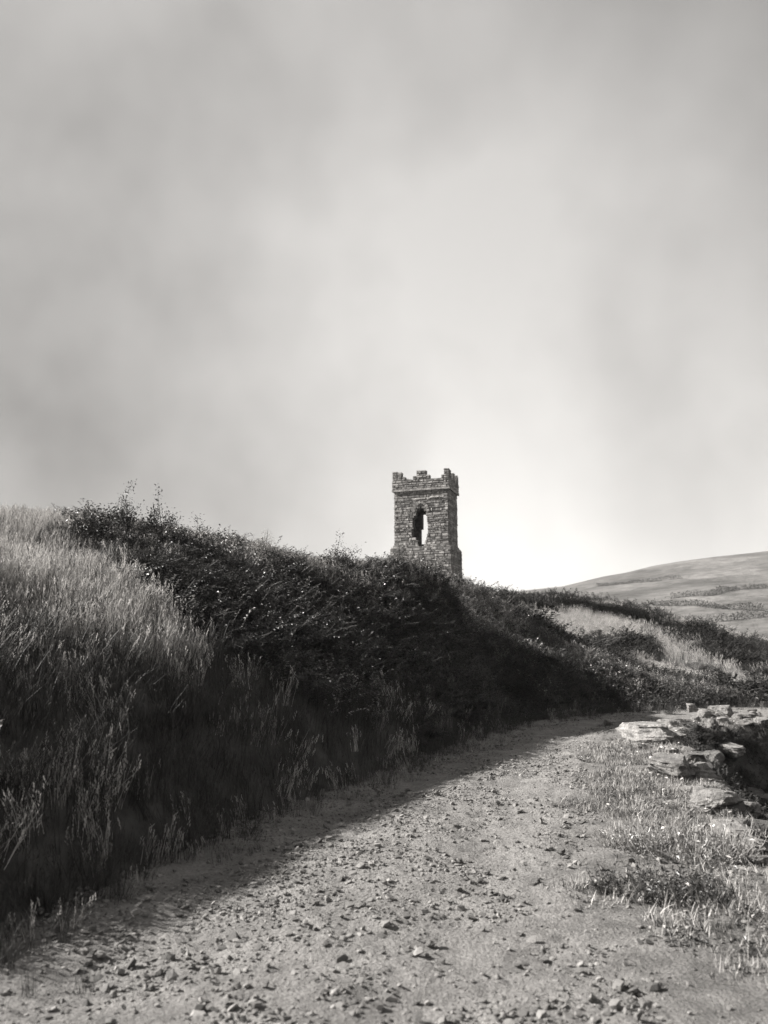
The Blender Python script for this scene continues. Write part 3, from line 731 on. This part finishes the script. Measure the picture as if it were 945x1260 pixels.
# ------------------------------------------------------------------ two clumps of shoots on the verge
def shoots(n, h, seed, w=.012, leafy=False):
    st = random.getstate(); random.seed(seed); S = MB(); F = MB()
    for i in range(n):
        az = random.uniform(0, 6.28); r = .26 * math.sqrt(random.random()); x0, y0 = r * math.cos(az) * 1.3, r * math.sin(az) * .8; az += random.gauss(0, .9)
        hh = h * random.uniform(.35, 1.0); ln = hh * random.uniform(.5, 1.9); bend = random.uniform(.5, 1.0); kink = random.uniform(-.5, .5)
        def f(t):
            a2 = az + kink * t
            return (x0 + math.cos(a2) * ln * (t - .3 * t * t), y0 + math.sin(a2) * ln * (t - .3 * t * t), -.02 + hh * ((1 - bend) * t + bend * t * t))
        ww_ = w * random.uniform(.6, 1.1)
        S.tube([f(t) for t in (0, .2, .4, .6, .8, 1)], ww_ * .55, ww_ * .16, 0, 5)
        if not leafy and random.random() < .7:
            t0 = random.uniform(.35, .7); p0 = Vector(f(t0)); a3 = az + random.choice((-1, 1)) * random.uniform(.5, 1.2); l3 = hh * random.uniform(.25, .5)
            S.tube([p0 + Vector((math.cos(a3) * l3 * (t - .35 * t * t), math.sin(a3) * l3 * (t - .35 * t * t), l3 * (.3 * t + .8 * t * t))) for t in (0, .35, .7, 1)], ww_ * .38, ww_ * .13, 0, 4)
        for j in range(14 if leafy else 5):
            t = random.uniform(.1, 1) ** .8; F.leaf(f(t), (random.uniform(-1, 1), random.uniform(-1, 1), random.uniform(-.1, 1.0)), random.uniform(.015, .045), 0, .4)
    random.setstate(st); return S.mesh('shoots', [M['shoot' if not leafy else 'stem']]), F.mesh('leaves', [M['leaf_pale' if not leafy else 'leaf']])
for px, py, s_, sd, leafy, lb in [(842, 1052, 1.3, 11, False, 'spreading clump of pale upcurved fleshy shoots below the rounded boulder'), (778, 1040, .8, 12, False, 'smaller clump of pale upcurved shoots beside the spreading clump'),
                                  (800, 1098, 1.05, 13, True, 'dark leafy weed clump with white flowers round it on the verge'), (850, 1105, .6, 14, True, 'small dark weed tuft beside the leafy weed clump')]:
    p = flat(px, py); e = empty('verge_plant', (p[0], p[1], gz(p[0], p[1]))); e.scale = (s_, s_, s_); tag(e, lb, 'plant', 'plants on the verge')
    for nm, me in zip(('shoots', 'leaves'), shoots(130 if not leafy else 110, .22 if not leafy else .2, sd, .0115 if not leafy else .01, leafy)): link(nm, me, e)

# ------------------------------------------------------------------ ground cover
GT = [grass_clump(16, .50, .12, .007, .35, ('grass', 'grass')) for _ in range(4)]
GH = [grass_clump(18, .48, .13, .006, .6, ('hay', 'hay')) for _ in range(4)]
GS = [grass_clump(16, .11, .09, .005, 0, ('hay',), .8) for _ in range(3)] + [grass_clump(14, .09, .09, .006, 0, ('grass',), .9) for _ in range(3)]
SP = [sprig(6, .45, 16, .055) for _ in range(4)] + [frond(6, .55) for _ in range(3)]
SPD = [sprig(6, .45, 18, .05, 'leaf_shade_toned') for _ in range(4)] + [frond(6, .5, 'leaf_shade_toned') for _ in range(2)]
SPP = [sprig(5, .4, 14, .05, 'leaf_pale') for _ in range(3)]
HERB = [sprig(6, .10, 8, .025, 'leaf_pale', .07, .6) for _ in range(2)] + [sprig(6, .09, 8, .022, 'leaf', .07) for _ in range(2)]

# near bank
n = 60000
p, px, py, dep = cand(n, -13, 14, 1.5, 33)
d = sdist(p[:, 0], p[:, 1], foot)
vis = (px > -140) & (px < 1100) & (py > 560) & (d > -.42 + .8 * fbm(p[:, 0], p[:, 1], .5, 3, 66))  # dark grass overhangs the track, spread wider to stand for the bank's shadow
keep = vis & (RNG.random(n) < np.clip(1.2 - dep / 70, .5, 1))
p, px, py, dep, d = p[keep], px[keep], py[keep], dep[keep], d[keep]
nz = fbm(p[:, 0], p[:, 1], 1.6, 3, 77)
lit = inpoly(px, py, lit_grass)  # sunlit area coloured with pale dry grass, the shaded rest with dark grass
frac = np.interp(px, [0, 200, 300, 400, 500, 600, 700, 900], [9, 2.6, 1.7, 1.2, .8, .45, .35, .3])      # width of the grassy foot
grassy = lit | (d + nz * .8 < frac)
fieldm = inpoly(px, py, field_poly) & (dep > 24)
thick = ~grassy & ~fieldm & ~((px > 690) & (dep > 24.5)) & ~(inpoly(px, py, outc) & (dep > 22))
crest_z = py < np.interp(px, [230, 330, 480, 620, 760], [680, 728, 765, 800, 865])  # crest band where the sunlit look is put into leaf colour
def thin(mask, f):
    return mask & (RNG.random(len(mask)) < f)
q = thin(thick, .62) & ~(crest_z & (nz > -.08) & (RNG.random(len(nz)) < .6)); m_ = int(q.sum())
# the steep foot of the far part of the bank carries the same growth, denser per square metre of plan
pe, _a, _b, _c = cand(16000, 0.5, 10, 10.5, 24); de = sdist(pe[:, 0], pe[:, 1], foot)
pe = pe[(de > .12 + .5 * np.abs(fbm(pe[:, 0], pe[:, 1], .9, 2, 12))) & (de < 2.2)]
pa = np.concatenate([p[q], pe]); ma = len(pa); sa = RNG.uniform(.7, 1.3, ma); sa[m_:] *= .8
scatter('bramble_thicket', SP, pa, rnd_rot(ma, .25), sa, RNG.integers(0, 7, ma), 'dark tangle of brambles and bracken covering the shaded bank', 'brambles')
q = thin(thick & ((nz > .02) & (RNG.random(len(nz)) < .14) | crest_z & (nz > -.25) & (RNG.random(len(nz)) < .40)), 1.0); m_ = int(q.sum())
scatter('sun_toned_weeds', SPP, p[q], rnd_rot(m_, .25), RNG.uniform(.7, 1.25, m_), RNG.integers(0, 3, m_), 'leafy weeds growing through the dark brambles, sunlit paleness put into their leaves', 'weeds')
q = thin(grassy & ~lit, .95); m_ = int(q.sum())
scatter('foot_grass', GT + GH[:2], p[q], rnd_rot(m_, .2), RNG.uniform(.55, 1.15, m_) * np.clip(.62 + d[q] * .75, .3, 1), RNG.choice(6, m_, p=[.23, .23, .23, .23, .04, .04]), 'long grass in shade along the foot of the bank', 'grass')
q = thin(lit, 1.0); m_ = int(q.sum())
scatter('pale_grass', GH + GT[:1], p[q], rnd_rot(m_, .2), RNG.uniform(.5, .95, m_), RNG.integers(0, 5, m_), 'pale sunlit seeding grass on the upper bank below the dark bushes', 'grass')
tf_ = inpoly(px, py, tufts[0]) | inpoly(px, py, tufts[1])  # lit tongues on the shaded bank, painted in as pale grass
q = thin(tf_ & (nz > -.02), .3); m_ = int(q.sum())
scatter('sun_toned_tufts', GH, p[q], rnd_rot(m_, .2), RNG.uniform(.6, 1.0, m_), RNG.integers(0, 4, m_), 'grass tufts low on the shaded bank, coloured pale to stand for sunlight', 'grass')
crest_g = thick & (np.abs(nz) < .35) & (py < np.interp(px, [250, 330, 480, 620, 760], [700, 712, 745, 790, 870]))  # pale grass mixed in to add to the crest's sunlit look
q = thin(crest_g, .55); m_ = int(q.sum())
scatter('crest_grass', GH, p[q], rnd_rot(m_, .2), RNG.uniform(.5, .95, m_), RNG.integers(0, 4, m_), 'pale seeding grass along the crest of the bank towards the tower', 'grass')
# farther slope
n = 26000
p, px, py, dep = cand(n, 3, 45, 22.5, 66)
keep = (px > 560) & (px < 1050) & (py > 700); p, px, py, dep = p[keep], px[keep], py[keep], dep[keep]
d = sdist(p[:, 0], p[:, 1], foot); ok = (d > .3) & ((dep > 24.5) | (px > 790))
nz = fbm(p[:, 0], p[:, 1], 5, 3, 78)
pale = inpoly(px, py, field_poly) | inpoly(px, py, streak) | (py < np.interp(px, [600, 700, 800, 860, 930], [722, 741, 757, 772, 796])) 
rocky = inpoly(px, py, outc)
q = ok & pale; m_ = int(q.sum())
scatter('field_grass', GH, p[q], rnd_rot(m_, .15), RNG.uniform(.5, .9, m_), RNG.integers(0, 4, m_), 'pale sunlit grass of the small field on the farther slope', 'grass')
nz2 = fbm(p[:, 0], p[:, 1], 2.2, 2, 178); q = ok & ~pale & ~rocky & (nz2 > -.22); m_ = int(q.sum())
scatter('slope_scrub', SPD, p[q], rnd_rot(m_, .2), RNG.uniform(.8, 1.4, m_) * np.clip(1 + 2.2 * nz2[q], .5, 2), RNG.integers(0, 6, m_), 'low dark scrub covering the farther slope, its shade deepened in the leaf colour', 'scrub')
q = thin(ok & ~rocky & ((nz2 < -.12) & (py < np.interp(px, [700, 930], [800, 790])) | (nz2 < -.2)), .25); m_ = int(q.sum())
scatter('slope_grass', GH, p[q], rnd_rot(m_, .15), RNG.uniform(.8, 1.3, m_), RNG.integers(0, 4, m_), 'tufts of pale grass among the scrub of the farther slope', 'grass')
# hedgerows dividing the fields of the far hill
def hedge(pix, label, w=2.0, h=2.4):
    pts = [ground_at(*q) for q in pix]
    if any(q is None for q in pts): return
    F = MB(); S = MB(); o0 = pts[0]
    for a, b_ in zip(pts[:-1], pts[1:]):
        L = float(np.hypot(*(b_ - a)[:2])); n = int(L * 45)
        for i in range(n):
            t = random.random(); x, y = a[:2] + (b_ - a)[:2] * t
            hh = h * (.7 + .9 * (vnoise(np.array([x * .16]), np.array([y * .16]), 4)[0] + .3))
            ox, oy, oz = random.gauss(0, w * .4), random.gauss(0, w * .4), abs(random.random()) * hh
            F.leaf((x + ox - o0[0], y + oy - o0[1], gz(x, y) + oz - .2 - o0[2]), (random.uniform(-1, 1), random.uniform(-1, 1), random.uniform(-.3, 1)), random.uniform(.25, .6), 0, .8)
        for i in range(int(L / 6) + 1):
            x, y = a[:2] + (b_ - a)[:2] * random.random(); z = gz(x, y); S.tube([(x - o0[0], y - o0[1], z - .3 - o0[2]), (x - o0[0], y - o0[1], z + h * .5 - o0[2]), (x - o0[0] + .2, y - o0[1], z + h * .8 - o0[2])], .12, .05, 0, 4)
    e = empty('hedgerow', tuple(o0)); tag(e, label, 'hedge', 'hedgerows on the far hill')
    link('foliage', F.mesh('foliage', [M['leaf']]), e); link('stems', S.mesh('stems', [M['stem']]), e)
hedge([(826, 737), (850, 734), (872, 733)], 'short thick dark hedge high on the far hill')
hedge([(872, 733), (905, 727), (945, 724)], 'hedge climbing on from the short thick hedge on the far hill', 1.6, 2.4)
hedge([(735, 722), (790, 717), (838, 712)], 'thin hedge line nearest the top of the far hill', 1.5, 2.2)
hedge([(800, 745), (860, 746), (940, 752)], 'long hedge across the middle of the far hill', 1.5, 2.2)
hedge([(880, 765), (915, 762), (950, 758)], 'low dark hedge at the foot of the far hill', 1.8, 2.6)
# verge on the right of the track
n = 64000
p, px, py, dep = cand(n, .4, 14, 2.2, 22)
dr_ = -sdist(p[:, 0], p[:, 1], redge); dv = -sdist(p[:, 0], p[:, 1], verge)
nz = fbm(p[:, 0], p[:, 1], .7, 3, 79)
ok = (dr_ + nz * .9 > 0.1) & (dv < .12) & (px < 1150) & (RNG.random(n) < np.clip(.5 + nz * 1.5 + dr_ * .35, .1, 1))
q = ok; m_ = int(q.sum())
scatter('verge_grass', GS, p[q], rnd_rot(m_, .2), RNG.uniform(.6, 1.35, m_), RNG.integers(0, 6, m_), 'short sparse grass on the verge between track and edge stones', 'grass')
q = thin(ok, .35); m_ = int(q.sum())
scatter('verge_herbs', HERB, p[q], rnd_rot(m_, .2), RNG.uniform(.6, 1.4, m_), RNG.integers(0, 4, m_), 'low leafy herbs creeping over the verge', 'herbs')
b = MB()
for k_ in range(8):
    a = k_ * .785; b.leaf((0, 0, .1), (math.cos(a), math.sin(a), .35), .022, 0, .8)
b.tube([(0, 0, -.02), (.004, 0, .05), (0, 0, .1)], .0015, .0012, 1, 3)
FL = [b.mesh('flower', [M['petal'], M['stem']])]
q = thin(ok & (dr_ > .2), .05); m_ = int(q.sum())
scatter('white_flowers', FL, p[q], rnd_rot(m_, .3), RNG.uniform(.5, 1.1, m_), np.zeros(m_), 'scattered tiny white flowers in the verge', 'flowers')
# far-side weeds in the hollow
n = 16000
p, px, py, dep = cand(n, 3, 14, 5, 20)
dv = -sdist(p[:, 0], p[:, 1], verge); q = (dv > .15) & (dv < 4); m_ = int(q.sum())
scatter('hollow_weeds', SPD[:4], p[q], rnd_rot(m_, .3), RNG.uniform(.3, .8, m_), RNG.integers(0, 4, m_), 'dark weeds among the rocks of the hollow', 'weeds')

# gravel: loose chips on the track and verge
PEB = [rock_mesh('chip', 300 + i, f, 1, .3, 'pebble', 6) for i, f in enumerate((.6, .5, .75, .4, .65, .55))]
n = 260000
x = RNG.uniform(-2.6, 6.5, n); y = 2.2 + 17.5 * RNG.random(n) ** 1.5
dl = sdist(x, y, foot); dr_ = sdist(x, y, redge); dv = -sdist(x, y, verge)
nz = fbm(x, y, .6, 3, 91)
ok = (dl < .1) & (dv < 0) & (RNG.random(n) < np.clip(.38 + nz * 1.3 - .35 * (dr_ < 0), .05, 1))
x, y = x[ok], y[ok]; m_ = len(x)
s_ = np.clip(RNG.lognormal(math.log(.0115), .62, m_), .005, .06)
z = .002 + .0 * x
# follow the track's own relief
dl_, dr2 = -sdist(x, y, foot), sdist(x, y, redge)
wv = np.clip(dl_ / np.maximum(dl_ + dr2, .1), 0, 1)
z = .012 + np.interp(wv, ww, rut) + .03 * fbm(x, y, 1.1, 3, 40) + .022 * fbm(x, y, .10, 3, 50, .75) - s_ * .12
z = np.where(dr2 < 0, height(x, y) - s_ * .1, z)
scatter('gravel', PEB, np.stack([x, y, z], -1), rnd_rot(m_, .4), s_, RNG.integers(0, 6, m_), 'loose stone chips strewn over the track', 'gravel')

# thin sea haze over the whole place
hv = [(x, y, z) for z in (-60, 110) for y in (-60, 2600) for x in (-1700, 2000)]
hm = mesh_of('haze', hv, [(0, 2, 3, 1), (4, 5, 7, 6), (0, 1, 5, 4), (2, 6, 7, 3), (0, 4, 6, 2), (1, 3, 7, 5)])
hz = bpy.data.materials.new('haze_air'); hz.use_nodes = True; t = hz.node_tree; t.nodes.clear()
out = N(t, 'ShaderNodeOutputMaterial'); pv = N(t, 'ShaderNodeVolumePrincipled'); pv.inputs['Density'].default_value = 0.0002; pv.inputs['Color'].default_value = (.95, .94, .92, 1)
t.links.new(pv.outputs[0], out.inputs['Volume']); hm.materials.append(hz)
tag(link('haze', hm), 'thin pale haze hanging over the whole hillside', 'haze', kind='stuff')
